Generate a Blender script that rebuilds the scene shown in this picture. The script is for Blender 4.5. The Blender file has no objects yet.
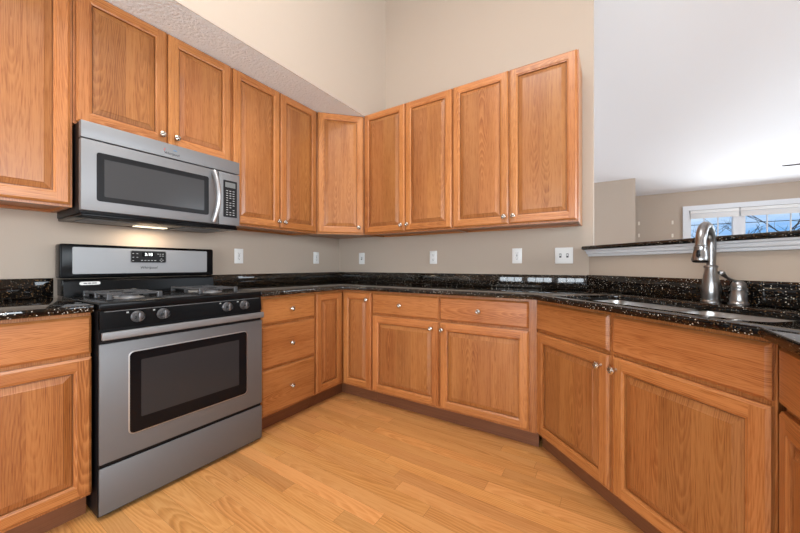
import bpy, bmesh, math, random
from mathutils import Vector, Matrix
random.seed(7)
D = bpy.data
SC = bpy.context.scene
COL = SC.collection
R = math.radians

# ------------------------------------------------------------------ camera, sky, daylight, exposure
cam = D.objects.new('camera', D.cameras.new('camera'))
COL.objects.link(cam)
cam.location = (2.4659, -2.6232, 1.0786)
cam.rotation_euler = (R(90), 0, R(32.6527))
cam.data.sensor_width = 36.0
cam.data.lens = 36.0 * 325.79 / 800.0
cam.data.shift_y = -0.9 / 800.0
cam.data.clip_start = 0.02
SC.camera = cam
SC.cycles.filter_glossy = 0.0

SC.view_settings.view_transform = 'Standard'
SC.view_settings.look = 'None'
SC.view_settings.gamma = 1.0
SC.view_settings.use_curve_mapping = False
SC.view_settings.exposure = 0.30

W = D.worlds.new('sky')
SC.world = W
W.use_nodes = True
nt = W.node_tree
nt.nodes.clear()
n_out = nt.nodes.new('ShaderNodeOutputWorld')
n_bg = nt.nodes.new('ShaderNodeBackground')
n_tc = nt.nodes.new('ShaderNodeTexCoord')
n_map = nt.nodes.new('ShaderNodeMapping')
n_map.inputs['Scale'].default_value = (1.5, 1.5, 9.0)
n_noi = nt.nodes.new('ShaderNodeTexNoise')
n_noi.inputs['Scale'].default_value = 2.2
n_noi.inputs['Detail'].default_value = 5.0
n_rmp = nt.nodes.new('ShaderNodeValToRGB')
n_rmp.color_ramp.elements[0].position = 0.40
n_rmp.color_ramp.elements[0].color = (0.20, 0.45, 0.85, 1)
n_rmp.color_ramp.elements[1].position = 0.66
n_rmp.color_ramp.elements[1].color = (0.75, 0.87, 1.0, 1)
n_bg.inputs['Strength'].default_value = 0.95
L = nt.links.new
L(n_tc.outputs['Generated'], n_map.inputs['Vector'])
L(n_map.outputs['Vector'], n_noi.inputs['Vector'])
L(n_noi.outputs['Fac'], n_rmp.inputs['Fac'])
L(n_rmp.outputs['Color'], n_bg.inputs['Color'])
L(n_bg.outputs['Background'], n_out.inputs['Surface'])


def area(name, loc, rot, sx, sy, watts, col=(1, 1, 1)):
    l = D.lights.new(name, 'AREA')
    l.shape = 'RECTANGLE'
    l.size, l.size_y = sx, sy
    l.energy = watts
    l.color = col
    o = D.objects.new(name, l)
    o.location = loc
    o.rotation_euler = rot
    COL.objects.link(o)
    return o


DAY = (0.86, 0.94, 1.0)
# daylight entering by the glazed doors of the rear wall and the living room window; fills added at invented side windows
area('daylight_rear_doors', (2.4, -5.68, 1.15), (R(90), 0, 0), 3.5, 2.1, 240, DAY)
area('fill_kitchen_right', (6.98, -2.6, 1.6), (R(90), 0, R(90)), 3.4, 2.2, 310, DAY)  # added fill for the left wall, its window is invented
area('fill_living_right', (6.98, 2.6, 1.5), (R(90), 0, R(90)), 3.4, 2.2, 135, DAY)  # added fill to brighten the living room, source unseen
area('fill_living_left', (-.56, 2.5, 1.5), (R(90), 0, R(-90)), 3.0, 2.0, 70, DAY)  # added fill for the left part of the ceiling, hidden from view
area('daylight_living_window', (4.7, 5.17, 1.45), (R(90), 0, R(180)), 2.0, 1.3, 50, DAY)

# added fill for the kitchen floor, no known lamp, high under the sloped ceiling
area('kitchen_fill_light', (1.9, -2.3, 3.7), (0, 0, 0), 1.3, 1.3, 45, (1, .97, .93))

# ------------------------------------------------------------------ mesh builder


class Board:
    """grain axis, board centre and random offsets of one piece of timber"""

    def __init__(s, g, o=(0, 0, 0), tone=None, rings=None):
        s.g = Vector(g).normalized()
        s.o = Vector(o)
        s.bd = random.random() if tone is None else tone
        s.du = random.uniform(-.5, .5)
        s.dv = random.uniform(-.10, .10) if rings is None else rings


PLAIN = Board((0, 0, 1), tone=.5, rings=0)


class B:
    def __init__(s):
        s.v, s.f, s.uv, s.bd, s.mi = [], [], [], [], []
        s.M = None
        s.m = 0

    def face(s, pts, board=PLAIN):
        pts = [Vector(p) for p in pts]
        if len(pts) == 4 and (pts[2] - pts[3]).length < 1e-9:
            pts = pts[:3]
        n = Vector((0, 0, 0))
        for i in range(len(pts)):
            n += (pts[i] - pts[0]).cross(pts[(i + 1) % len(pts)] - pts[0])
        if n.length < 1e-14:
            return
        n.normalize()
        g = board.g
        c = n.cross(g)
        if c.length < .3:
            g = n.orthogonal()
            c = n.cross(g)
        c.normalize()
        # keep the cross axis pointing the same way for neighbouring faces
        for k in (0, 1, 2):
            if abs(c[k]) > .5:
                if c[k] < 0:
                    c = -c
                break
        b = len(s.v)
        for p in pts:
            q = p - board.o
            s.uv.append((q.dot(g) + board.du, q.dot(c) + board.dv))
            s.v.append(tuple(s.M @ p) if s.M else tuple(p))
        s.f.append(tuple(range(b, b + len(pts))))
        s.bd.append(board.bd)
        s.mi.append(s.m)

    def box(s, x0, x1, y0, y1, z0, z1, board=PLAIN):
        p = [(x, y, z) for x in (x0, x1) for y in (y0, y1) for z in (z0, z1)]
        for q in ((0, 4, 5, 1), (6, 2, 3, 7), (2, 0, 1, 3), (4, 6, 7, 5), (0, 2, 6, 4), (1, 5, 7, 3)):
            s.face([p[i] for i in q], board)

    def rbox(s, x0, x1, y0, y1, z0, z1, r=.004, seg=2, board=PLAIN):
        bm = bmesh.new()
        bmesh.ops.create_cube(bm, size=1)
        for v in bm.verts:
            v.co = ((x0 + x1) / 2 + v.co.x * (x1 - x0), (y0 + y1) / 2 + v.co.y * (y1 - y0), (z0 + z1) / 2 + v.co.z * (z1 - z0))
        r = min(r, .49 * min(x1 - x0, y1 - y0, z1 - z0))
        bmesh.ops.bevel(bm, geom=bm.edges[:], offset=r, segments=seg, profile=.5, affect='EDGES')
        s.addbm(bm, board)
        bm.free()

    def addbm(s, bm, board=PLAIN):
        for f in bm.faces:
            s.face([v.co.copy() for v in f.verts], board)

    def prism(s, poly, a0, a1, axis='z', board=PLAIN):
        """polygon (counter-clockwise) extruded along an axis; axis y: poly is (x,z) and a0 is the front (lower y)"""
        if axis == 'z':
            P = lambda p, a: (p[0], p[1], a)
            lo, hi = a0, a1
        elif axis == 'y':
            P = lambda p, a: (p[0], a, p[1])
            lo, hi = a1, a0
        else:
            P = lambda p, a: (a, p[0], p[1])
            lo, hi = a0, a1
        n = len(poly)
        s.face([P(p, hi) for p in poly], board)
        s.face([P(p, lo) for p in reversed(poly)], board)
        for i in range(n):
            j = (i + 1) % n
            s.face([P(poly[i], lo), P(poly[j], lo), P(poly[j], hi), P(poly[i], hi)], board)

    def rings(s, loops, board=PLAIN, cap0=True, cap1=True):
        for a, b in zip(loops, loops[1:]):
            n = len(a)
            for i in range(n):
                j = (i + 1) % n
                s.face([a[i], a[j], b[j], b[i]], board)
        if cap0:
            s.face(list(reversed(loops[0])), board)
        if cap1:
            s.face(loops[-1], board)

    def lathe(s, prof, seg=28, c=(0, 0, 0), axis='z', board=PLAIN):
        """prof: (radius, height); axis 'z' up, '-y' towards the front"""
        loops = []
        for r, h in prof:
            lp = []
            for i in range(seg):
                a = 2 * math.pi * i / seg
                x, y = max(r, 1e-5) * math.cos(a), max(r, 1e-5) * math.sin(a)
                if axis == 'z':
                    lp.append((c[0] + x, c[1] + y, c[2] + h))
                else:
                    lp.append((c[0] + x, c[1] - h, c[2] + y))
            loops.append(lp)
        s.rings(loops, board)

    def tube(s, path, rad, seg=14, board=PLAIN, flat=1.0):
        path = [Vector(p) for p in path]
        n = len(path)
        rads = rad if isinstance(rad, (list, tuple)) else [rad] * n
        t0 = (path[1] - path[0]).normalized()
        up = Vector((0, 0, 1)) if abs(t0.z) < .9 else Vector((1, 0, 0))
        a = t0.cross(up).normalized()
        loops = []
        for i, p in enumerate(path):
            t = (path[min(i + 1, n - 1)] - path[max(i - 1, 0)]).normalized()
            a = (a - t * a.dot(t)).normalized()
            b = t.cross(a)
            loops.append([tuple(p + a * (rads[i] * math.cos(k)) + b * (rads[i] * flat * math.sin(k)))
                          for k in [2 * math.pi * j / seg for j in range(seg)]])
        s.rings(loops, board)

    def build(s, name, mats, parent=None, smooth=35, loc=None, rotz=0):
        me = D.meshes.new(name)
        # merge equal corners so that smooth shading works across faces
        key, idx, verts = {}, [], []
        for p in s.v:
            k = (round(p[0], 5), round(p[1], 5), round(p[2], 5))
            if k not in key:
                key[k] = len(verts)
                verts.append(p)
            idx.append(key[k])
        faces, keep = [], []
        for fi, f in enumerate(s.f):
            q = []
            for i in f:
                if idx[i] not in q:
                    q.append(idx[i])
            if len(q) == len(f):
                faces.append(q)
                keep.append(fi)
        me.from_pydata(verts, [], faces)
        uvl = me.uv_layers.new(name='uv')
        at = me.attributes.new('bd', 'FLOAT', 'FACE')
        k = 0
        for pi, fi in enumerate(keep):
            at.data[pi].value = s.bd[fi]
            for i in s.f[fi]:
                uvl.data[k].uv = s.uv[i]
                k += 1
            me.polygons[pi].material_index = s.mi[fi]
        for m in (mats if isinstance(mats, (list, tuple)) else [mats]):
            me.materials.append(m)
        if smooth:
            me.polygons.foreach_set('use_smooth', [True] * len(me.polygons))
            me.set_sharp_from_angle(angle=R(smooth))
        me.update()
        o = D.objects.new(name, me)
        COL.objects.link(o)
        if parent:
            o.parent = parent
        if loc is not None:
            o.location = loc
        o.rotation_euler.z = rotz
        return o


def rrect(x0, x1, z0, z1, r, seg=5):
    P = []
    for cx, cz, a0 in ((x1 - r, z0 + r, -90), (x1 - r, z1 - r, 0), (x0 + r, z1 - r, 90), (x0 + r, z0 + r, 180)):
        for i in range(seg + 1):
            a = R(a0 + 90 * i / seg)
            P.append((cx + r * math.cos(a), cz + r * math.sin(a)))
    return P


def tag(o, label, cat, group=None):
    o['label'] = label
    o['category'] = cat
    if group:
        o['group'] = group
    return o


def thing(name, label, cat, loc=(0, 0, 0), rotz=0, group=None):
    o = D.objects.new(name, None)
    o.empty_display_size = .1
    COL.objects.link(o)
    o.location = loc
    o.rotation_euler.z = rotz
    return tag(o, label, cat, group)


def struct(o):
    o['kind'] = 'structure'
    return o


def copy_tree(o, parent=None):
    c = o.copy()
    COL.objects.link(c)
    if parent:
        c.parent = parent
    for ch in list(o.children):
        copy_tree(ch, c)
    return c


def letters(name, txt, size, m, parent, loc, shear=0, depth=.0004, label=None, sx=1.0):
    cu = D.curves.new(name, 'FONT')
    cu.body = txt
    cu.size = size
    cu.align_x = 'CENTER'
    cu.align_y = 'CENTER'
    cu.shear = shear
    cu.extrude = depth
    t = D.objects.new(name, cu)
    COL.objects.link(t)
    dg = bpy.context.evaluated_depsgraph_get()
    me = D.meshes.new_from_object(t.evaluated_get(dg))
    D.objects.remove(t)
    me.transform(Matrix.Rotation(R(90), 4, 'X') @ Matrix.Diagonal((sx, 1, 1, 1)))
    me.materials.clear()
    me.materials.append(m)
    o = D.objects.new(name, me)
    COL.objects.link(o)
    o.parent = parent
    o.location = loc
    if label:
        o['label'] = label
    return o


# ------------------------------------------------------------------ materials
def newmat(name):
    m = D.materials.new(name)
    m.use_nodes = True
    t = m.node_tree
    return m, t, t.nodes['Principled BSDF']


def simple(name, col, rough=.5, metal=0.0, coat=0.0, emit=None, es=0.0, bump=None, spec=.5):
    m, t, p = newmat(name)
    p.inputs['Base Color'].default_value = (*col, 1)
    p.inputs['Roughness'].default_value = rough
    p.inputs['Metallic'].default_value = metal
    p.inputs['Coat Weight'].default_value = coat
    p.inputs['Specular IOR Level'].default_value = spec
    if emit:
        p.inputs['Emission Color'].default_value = (*emit, 1)
        p.inputs['Emission Strength'].default_value = es
    if bump:
        sc, st, dist = bump
        tc = t.nodes.new('ShaderNodeTexCoord')
        no = t.nodes.new('ShaderNodeTexNoise')
        no.inputs['Scale'].default_value = sc
        no.inputs['Detail'].default_value = 4
        bp = t.nodes.new('ShaderNodeBump')
        bp.inputs['Strength'].default_value = st
        bp.inputs['Distance'].default_value = dist
        t.links.new(tc.outputs['Object'], no.inputs['Vector'])
        t.links.new(no.outputs['Fac'], bp.inputs['Height'])
        t.links.new(bp.outputs['Normal'], p.inputs['Normal'])
    return m


def oak(name, dark, mid, light, rough=.35, coat=.2, ring=.0085, contrast=.55, tone_var=.35, pore=.35, hue=(.4940, .005)):
    m, t, p = newmat(name)
    N, K = t.nodes, t.links.new

    def math_(op, a, b=None, c=None):
        n = N.new('ShaderNodeMath')
        n.operation = op
        for i, x in enumerate((a, b, c)):
            if x is None:
                continue
            if isinstance(x, (int, float)):
                n.inputs[i].default_value = x
            else:
                K(x, n.inputs[i])
        return n.outputs[0]

    def noise(vec, scale, detail=3, rough_=.55):
        n = N.new('ShaderNodeTexNoise')
        n.inputs['Scale'].default_value = scale
        n.inputs['Detail'].default_value = detail
        n.inputs['Roughness'].default_value = rough_
        K(vec, n.inputs['Vector'])
        return n.outputs['Fac']

    def comb(x, y, z):
        n = N.new('ShaderNodeCombineXYZ')
        for i, q in enumerate((x, y, z)):
            if isinstance(q, (int, float)):
                n.inputs[i].default_value = q
            else:
                K(q, n.inputs[i])
        return n.outputs[0]
    uv = N.new('ShaderNodeUVMap')
    uv.uv_map = 'uv'
    sp = N.new('ShaderNodeSeparateXYZ')
    K(uv.outputs['UV'], sp.inputs[0])
    u, v = sp.outputs[0], sp.outputs[1]
    at = N.new('ShaderNodeAttribute')
    at.attribute_name = 'bd'
    seed = math_('MULTIPLY', at.outputs['Fac'], 61.7)
    # growth rings of a flat-sawn board
    w1 = noise(comb(math_('MULTIPLY', u, 1.6), math_('MULTIPLY', v, 7.0), seed), 1.0, 2)
    w2 = noise(comb(math_('MULTIPLY', u, 7.0), math_('MULTIPLY', v, 30.0), seed), 1.0, 2)
    uu = math_('MULTIPLY', u, .085)
    d = math_('SQRT', math_('ADD', math_('MULTIPLY', v, v), math_('MULTIPLY', uu, uu)))
    d = math_('ADD', d, math_('MULTIPLY', math_('SUBTRACT', w1, .5), .045))
    d = math_('ADD', d, math_('MULTIPLY', math_('SUBTRACT', w2, .5), .007))
    ph = math_('FRACT', math_('DIVIDE', d, ring))
    tri = math_('MULTIPLY', ph, math_('SUBTRACT', 1.0, math_('POWER', ph, 6.0)))
    # pores: short dark streaks along the grain, denser in the early wood
    st = noise(comb(math_('MULTIPLY', u, 11.0), math_('MULTIPLY', v, 260.0), seed), 1.0, 2, .6)
    st2 = noise(comb(math_('MULTIPLY', u, 2.2), math_('MULTIPLY', v, 90.0), seed), 1.0, 3, .6)
    pr = math_('MULTIPLY', math_('SMOOTH_MIN', math_('MAXIMUM', math_('SUBTRACT', st, .50), 0.0), .2, .05), 2.2)
    msk = noise(comb(math_('MULTIPLY', u, 1.1), math_('MULTIPLY', v, 9.0), math_('ADD', seed, 3.3)), 1.0, 2)
    tri = math_('MULTIPLY', tri, math_('MULTIPLY', math_('MAXIMUM', math_('SUBTRACT', msk, .26), 0.0), 2.9))
    big = noise(comb(math_('MULTIPLY', u, .9), math_('MULTIPLY', v, 5.0), seed), 1.0, 2)
    f = math_('ADD', math_('MULTIPLY', tri, contrast), math_('MULTIPLY', math_('SUBTRACT', st2, .5), .62))
    f = math_('ADD', f, math_('MULTIPLY', math_('SUBTRACT', big, .5), .5))
    f = math_('ADD', f, math_('MULTIPLY', pr, pore))
    rm = N.new('ShaderNodeValToRGB')
    e = rm.color_ramp.elements
    e[0].position, e[0].color = .02, (*light, 1)
    e[1].position, e[1].color = .95, (*dark, 1)
    x = e.new(.38)
    x.color = (*mid, 1)
    K(f, rm.inputs['Fac'])
    hs = N.new('ShaderNodeHueSaturation')
    K(rm.outputs['Color'], hs.inputs['Color'])
    K(math_('ADD', 1.0 - tone_var / 2, math_('MULTIPLY', at.outputs['Fac'], tone_var)), hs.inputs['Value'])
    wn = N.new('ShaderNodeTexWhiteNoise')
    wn.noise_dimensions = '1D'
    K(seed, wn.inputs['W'])
    K(math_('ADD', hue[0], math_('MULTIPLY', wn.outputs['Value'], hue[1])), hs.inputs['Hue'])
    K(hs.outputs['Color'], p.inputs['Base Color'])
    p.inputs['Specular IOR Level'].default_value = .4
    p.inputs['Roughness'].default_value = rough
    p.inputs['Coat Weight'].default_value = coat
    p.inputs['Coat Roughness'].default_value = .22
    bp = N.new('ShaderNodeBump')
    bp.inputs['Strength'].default_value = .12
    bp.inputs['Distance'].default_value = .0006
    K(f, bp.inputs['Height'])
    bp.invert = True
    K(bp.outputs['Normal'], p.inputs['Normal'])
    return m


OAK = oak('oak_cabinet', (.098, .024, .004), (.302, .107, .0245), (.440, .184, .054), ring=.0062, contrast=.50, pore=.75, tone_var=.52)
OAKF = oak('oak_floor', (.300, .108, .026), (.590, .265, .074), (.690, .350, .122), rough=.42, coat=.1, ring=.011,
           contrast=.62, tone_var=.34, pore=.45, hue=(.496, .006))
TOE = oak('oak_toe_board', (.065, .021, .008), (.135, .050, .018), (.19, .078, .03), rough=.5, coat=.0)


def granite():
    m, t, p = newmat('black_gold_granite')
    N, K = t.nodes, t.links.new
    tc = N.new('ShaderNodeTexCoord')

    def flecks(scale, thr, soft, col, prev, keep, rnd=1.0):
        vo = N.new('ShaderNodeTexVoronoi')
        vo.inputs['Scale'].default_value = scale
        vo.inputs['Randomness'].default_value = rnd
        no = N.new('ShaderNodeTexNoise')
        no.inputs['Scale'].default_value = scale * 1.3
        no.inputs['Detail'].default_value = 2
        mx = N.new('ShaderNodeVectorMath')
        mx.operation = 'MULTIPLY_ADD'
        K(no.outputs['Color'], mx.inputs[0])
        mx.inputs[1].default_value = (.9 / scale,) * 3
        K(tc.outputs['Object'], mx.inputs[2])
        K(tc.outputs['Object'], no.inputs['Vector'])
        K(mx.outputs[0], vo.inputs['Vector'])
        mr = N.new('ShaderNodeMapRange')
        mr.inputs['From Min'].default_value = thr + soft
        mr.inputs['From Max'].default_value = thr
        K(vo.outputs['Distance'], mr.inputs['Value'])
        sx = N.new('ShaderNodeSeparateColor')
        K(vo.outputs['Color'], sx.inputs[0])
        gt = N.new('ShaderNodeMath')
        gt.operation = 'GREATER_THAN'
        gt.inputs[1].default_value = 1 - keep
        K(sx.outputs[0], gt.inputs[0])
        ml = N.new('ShaderNodeMath')
        ml.operation = 'MULTIPLY'
        K(mr.outputs[0], ml.inputs[0])
        K(gt.outputs[0], ml.inputs[1])
        ml2 = N.new('ShaderNodeMath')
        ml2.operation = 'MULTIPLY'
        K(ml.outputs[0], ml2.inputs[0])
        K(sx.outputs[1], ml2.inputs[1])
        mc = N.new('ShaderNodeMixRGB')
        K(ml2.outputs[0], mc.inputs['Fac'])
        if prev is None:
            mc.inputs['Color1'].default_value = (.0035, .003, .0028, 1)
        else:
            K(prev, mc.inputs['Color1'])
        mc.inputs['Color2'].default_value = (*col, 1)
        return mc.outputs['Color']
    c = flecks(95, .28, .25, (.045, .024, .010), None, .5)
    c = flecks(160, .24, .2, (.20, .115, .05), c, .22)
    c = flecks(190, .26, .2, (.70, .66, .58), c, .17)
    K(c, p.inputs['Base Color'])
    p.inputs['Roughness'].default_value = .03
    p.inputs['Specular IOR Level'].default_value = .6
    return m


GRANITE = granite()


def steel(name, col, rough, metal=1.0):
    m, t, p = newmat(name)
    p.inputs['Base Color'].default_value = (*col, 1)
    p.inputs['Metallic'].default_value = metal
    tc = t.nodes.new('ShaderNodeTexCoord')
    mp = t.nodes.new('ShaderNodeMapping')
    mp.inputs['Scale'].default_value = (3, 3, 900)
    no = t.nodes.new('ShaderNodeTexNoise')
    no.inputs['Scale'].default_value = 1
    no.inputs['Detail'].default_value = 2
    mr = t.nodes.new('ShaderNodeMapRange')
    mr.inputs['To Min'].default_value = rough - .05
    mr.inputs['To Max'].default_value = rough + .07
    t.links.new(tc.outputs['Object'], mp.inputs['Vector'])
    t.links.new(mp.outputs['Vector'], no.inputs['Vector'])
    t.links.new(no.outputs['Fac'], mr.inputs['Value'])
    t.links.new(mr.outputs[0], p.inputs['Roughness'])
    return m


STEEL = steel('brushed_steel', (.225, .228, .233), .50, .55)
FASCIA_LIT = steel('console_steel_lit', (.33, .333, .337), .45, .45)  # steel lightened to stand in for light on an up-tilted face
STEEL_D = steel('brushed_steel_dark', (.150, .153, .158), .46, .35)
KNOBM = steel('knob_steel', (.15, .15, .155), .38, .6)
POL = simple('polished_steel', (.42, .42, .425), .36, .85)
SINKM = steel('sink_steel', (.62, .61, .60), .30)
NICKEL = simple('brushed_nickel', (.62, .58, .53), .22, 1.0)
CHROME = simple('satin_faucet_steel', (.29, .288, .287), .28, 1.0)
BLACK = simple('black_enamel', (.005, .005, .0055), .20, spec=.12)
BLACKM = simple('black_plastic', (.006, .006, .007), .38, spec=.2)
IRON = simple('cast_iron', (.06, .06, .062), .30, bump=(400, .2, .001))
GLASSD = simple('oven_glass', (.006, .006, .007), .12, spec=.15)
GLASSG = simple('screened_glass', (.055, .056, .058), .16, spec=.3)
GLASSO = simple('oven_inner_glass', (.028, .028, .030), .14, spec=.3)
GREYB = simple('dark_grey_border', (.014, .014, .015), .3, spec=.15)
WHITEP = simple('white_plastic', (.80, .80, .78), .35)
SLOT = simple('outlet_slot', (.08, .08, .08), .6)
DIGIT = simple('lit_digits', (1, 1, 1), .5, emit=(.95, 1, 1), es=1.6)
LCD = simple('lcd_grey', (.16, .17, .165), .3)
KEYT = simple('printed_legend', (.42, .43, .43), .5)
INK = simple('logo_ink', (.012, .012, .013), .6, spec=.2)
LRED = simple('logo_red', (.5, .08, .08), .5)
LBLUE = simple('logo_blue', (.05, .22, .42), .5)
TAN = simple('tan_paint', (.455, .374, .300), .75, bump=(120, .05, .002))
WHITE = simple('white_paint', (.74, .745, .755), .7)
TRIM = simple('white_trim', (.72, .74, .77), .4)
CEIL = simple('ceiling_white', (.77, .775, .785), .85)
TEXC = simple('textured_ceiling', (.82, .93, 1.0), .9, bump=(60, .8, .009))
LENS = simple('lamp_lens', (1, .95, .85), .3, emit=(1, .85, .62), es=1.2)
BARK = simple('bark', (.05, .035, .028), .9)
WIRE = simple('wire_black', (.02, .02, .025), .6)
GRASS = simple('dry_lawn', (.16, .17, .07), .95)
FANM = simple('fan_dark_bronze', (.035, .028, .024), .5)
SHADE = simple('white_blind', (.80, .80, .79), .7)


def pane_mat():
    m, t, p = newmat('window_glass')
    t.nodes.remove(p)
    tr = t.nodes.new('ShaderNodeBsdfTransparent')
    gl = t.nodes.new('ShaderNodeBsdfGlossy')
    gl.inputs['Roughness'].default_value = 0.0
    fr = t.nodes.new('ShaderNodeFresnel')
    fr.inputs['IOR'].default_value = 1.35
    mx = t.nodes.new('ShaderNodeMixShader')
    t.links.new(fr.outputs[0], mx.inputs[0])
    t.links.new(tr.outputs[0], mx.inputs[1])
    t.links.new(gl.outputs[0], mx.inputs[2])
    t.links.new(mx.outputs[0], t.nodes['Material Output'].inputs['Surface'])
    return m


PANE = pane_mat()

# ------------------------------------------------------------------ the room
XR, YR, YF = 6.9, -5.5, 5.26            # right wall, rear wall, far wall
YP = 4.57                               # partition beyond the kitchen
SOF = 2.4206


def ceil_z(y):
    return 2.44 + .3 * (YF - y) if y > -1 else 2.44 + .3 * (YF + 1) - .3 * (-1 - y)


# floor of strip planks running along X; some planks laid as in the photo
b = B()
PW = .076
known = {(-1.621, 0): [(-.2, .56, .5), (.56, 1.155, .10), (1.155, 1.487, .75), (1.487, 1.95, .25), (1.95, 2.9, .55)],
         (-1.621, 1): [(-.2, .40, .5), (.40, 1.645, .95), (1.645, 2.5, .7), (2.5, 3.4, .5)],
         (-1.621, 2): [(-.2, .60, .4), (.60, .895, .85), (.895, 2.1, .55), (2.1, 3.2, .6)],
         (-1.621, -1): [(-.2, .9, .55), (.9, 2.3, .7), (2.3, 3.3, .5)],
         (-1.621, -2): [(-.2, .5, .45), (.5, 1.6, .75), (1.6, 2.6, .6)]}
i0, i1 = math.floor((YR + 1.621) / PW), math.ceil((YF + 1.621) / PW)
for i in range(i0, i1):
    y0 = -1.621 + i * PW
    if y0 > .2:
        break
    segs = list(known.get((-1.621, i), []))
    x = segs[-1][1] if segs else -.2 - random.uniform(0, .6)
    while x < XR:
        ln = random.uniform(.45, 1.9)
        segs.append((x, min(x + ln, XR), random.betavariate(2, 2)))
        x += ln
    for (a, c, tone) in segs:
        bd = Board((1, 0, 0), ((a + c) / 2, y0 + PW / 2, 0), tone=tone + random.uniform(-.03, .03), rings=random.uniform(-.07, .07))
        bd.du = random.uniform(-.35, .35)
        g = .0005
        b.face([(a + g, y0 + g * .7, 0), (c - g, y0 + g * .7, 0), (c - g, y0 + PW - g * .7, 0), (a + g, y0 + PW - g * .7, 0)], bd)
b.m = 1
b.box(-.2, XR, YR, YF, -.06, -.0012)
FGAP = simple('floor_joint', (.26, .11, .04), .8)
struct(b.build('floor', [OAKF, FGAP], smooth=0))


def wall(name, poly, a0, a1, axis, m=TAN):
    b = B()
    b.prism(poly, a0, a1, axis)
    return struct(b.build(name, m, smooth=0))


TOP = 4.2
wall('wall_left', [(YR, 0), (0, 0), (0, SOF), (YR, SOF)], -.12, 0, 'x')
wall('wall_back', [(-.12, 0), (2.3768, 0), (2.3768, TOP), (-.12, TOP)], 0, .12, 'y')
wall('wall_bulkhead', [(YR, SOF), (0, SOF), (0, TOP + .05), (-1, ceil_z(-1)), (YR, ceil_z(YR))], .6125, .6177, 'x')
wall('ceiling_soffit', [(0, YR), (.612, YR), (.612, 0), (0, 0)], SOF - .0005, SOF + .02, 'z', TEXC)
wall('wall_partition', [(-.5, 0), (2.868, 0), (2.868, ceil_z(YP)), (-.5, ceil_z(YP))], YP, YP + .11, 'y')


def holed_wall(name, axis, pos, thick, a0, a1, z1, holes, m=TAN):
    """wall with rectangular openings, axis 'y' = runs along x at y=pos; holes (a,b,za,zb)"""
    b = B()
    cuts = sorted({a0, a1, *[h[0] for h in holes], *[h[1] for h in holes]})
    for p, q in zip(cuts, cuts[1:]):
        zs = [(0, z1)]
        for h in holes:
            if h[0] <= p and q <= h[1]:
                zs = [(0, h[2]), (h[3], z1)]
        for za, zb in zs:
            if zb - za > 1e-4:
                if axis == 'y':
                    b.box(p, q, pos, pos + thick, za, zb)
                else:
                    b.box(pos, pos + thick, p, q, za, zb)
    return struct(b.build(name, m, smooth=0))


WX0, WX1, WZ0, WZ1 = 3.70, 5.75, .95, 2.08
holed_wall('wall_far', 'y', YF, .14, -.5, XR, 2.5, [(WX0, WX1, WZ0, WZ1)])
holed_wall('wall_right', 'x', XR, .14, YR, YF, 4.6, [(-4.3, -.9, .5, 2.7), (.9, 4.3, .4, 2.6)])  # both openings added for the right-hand fills
holed_wall('wall_side', 'x', -.62, .12, .1, YP, 4.0, [(1.0, 4.0, .5, 2.5)])  # opening made for the left living room fill
holed_wall('wall_rear', 'y', YR - .14, .14, 0, XR, 4.0, [(.74, 4.16, .02, 2.12)])
b = B()
for y0, y1 in ((YR - .2, -1), (-1, YF + .2)):
    za, zb = ceil_z(y0), ceil_z(y1)
    b.prism([(y0, za), (y1, zb), (y1, zb + .1), (y0, za + .1)], -.7, XR + .2, 'x')
struct(b.build('ceiling', CEIL, smooth=0))

# glazed doors of the rear wall: stiles, rails, muntins and glass
b = B()
b.box(.70, .785, YR - .10, YR - .04, 0.03, 2.12)
for k in range(4):
    if k == 0:
        continue
    x = .785 + k * .95 - .199
    b.box(x - .0, x + .199, YR - .10, YR - .04, .03, 2.12)
for k in range(4):
    xa = .785 + k * .95
    xb = min(xa + .751, 4.12)
    if xb - xa < .1:
        continue
    b.box(xa, xb, YR - .10, YR - .04, .03, .28)
    b.box(xa, xb, YR - .10, YR - .04, 2.0, 2.12)
    for j in (1, 2):
        x = xa + (xb - xa) * j / 3
        b.box(x - .011, x + .011, YR - .085, YR - .055, .28, 2.0)
    for j in range(1, 5):
        z = .28 + 1.72 * j / 5
        b.box(xa, xb, YR - .085, YR - .055, z - .011, z + .011)
b.box(4.08, 4.16, YR - .10, YR - .04, .03, 2.12)
dr = struct(b.build('door_1', TRIM, smooth=0))
b = B()
b.box(.78, 4.10, YR - .073, YR - .067, .28, 2.0)
b.build('pane', PANE, dr, smooth=0)
for n, (ya, yb, za, zb) in enumerate(((-4.3, -.9, .5, 2.7), (.9, 4.3, .4, 2.6))):  # invented right-wall windows, put in for the fill lights
    b = B()
    for j in range(4):
        y = ya + (yb - ya - .08) * j / 3
        b.box(XR + .02, XR + .08, y, y + .08, za, zb)
    b.box(XR + .02, XR + .08, ya, yb, za, za + .08)
    b.box(XR + .02, XR + .08, ya, yb, zb - .08, zb)
    w = struct(b.build('window_%d' % (n + 2), TRIM, smooth=0))
    b = B()
    b.box(XR + .047, XR + .053, ya, yb, za, zb)
    b.build('pane', PANE, w, smooth=0)

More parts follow.
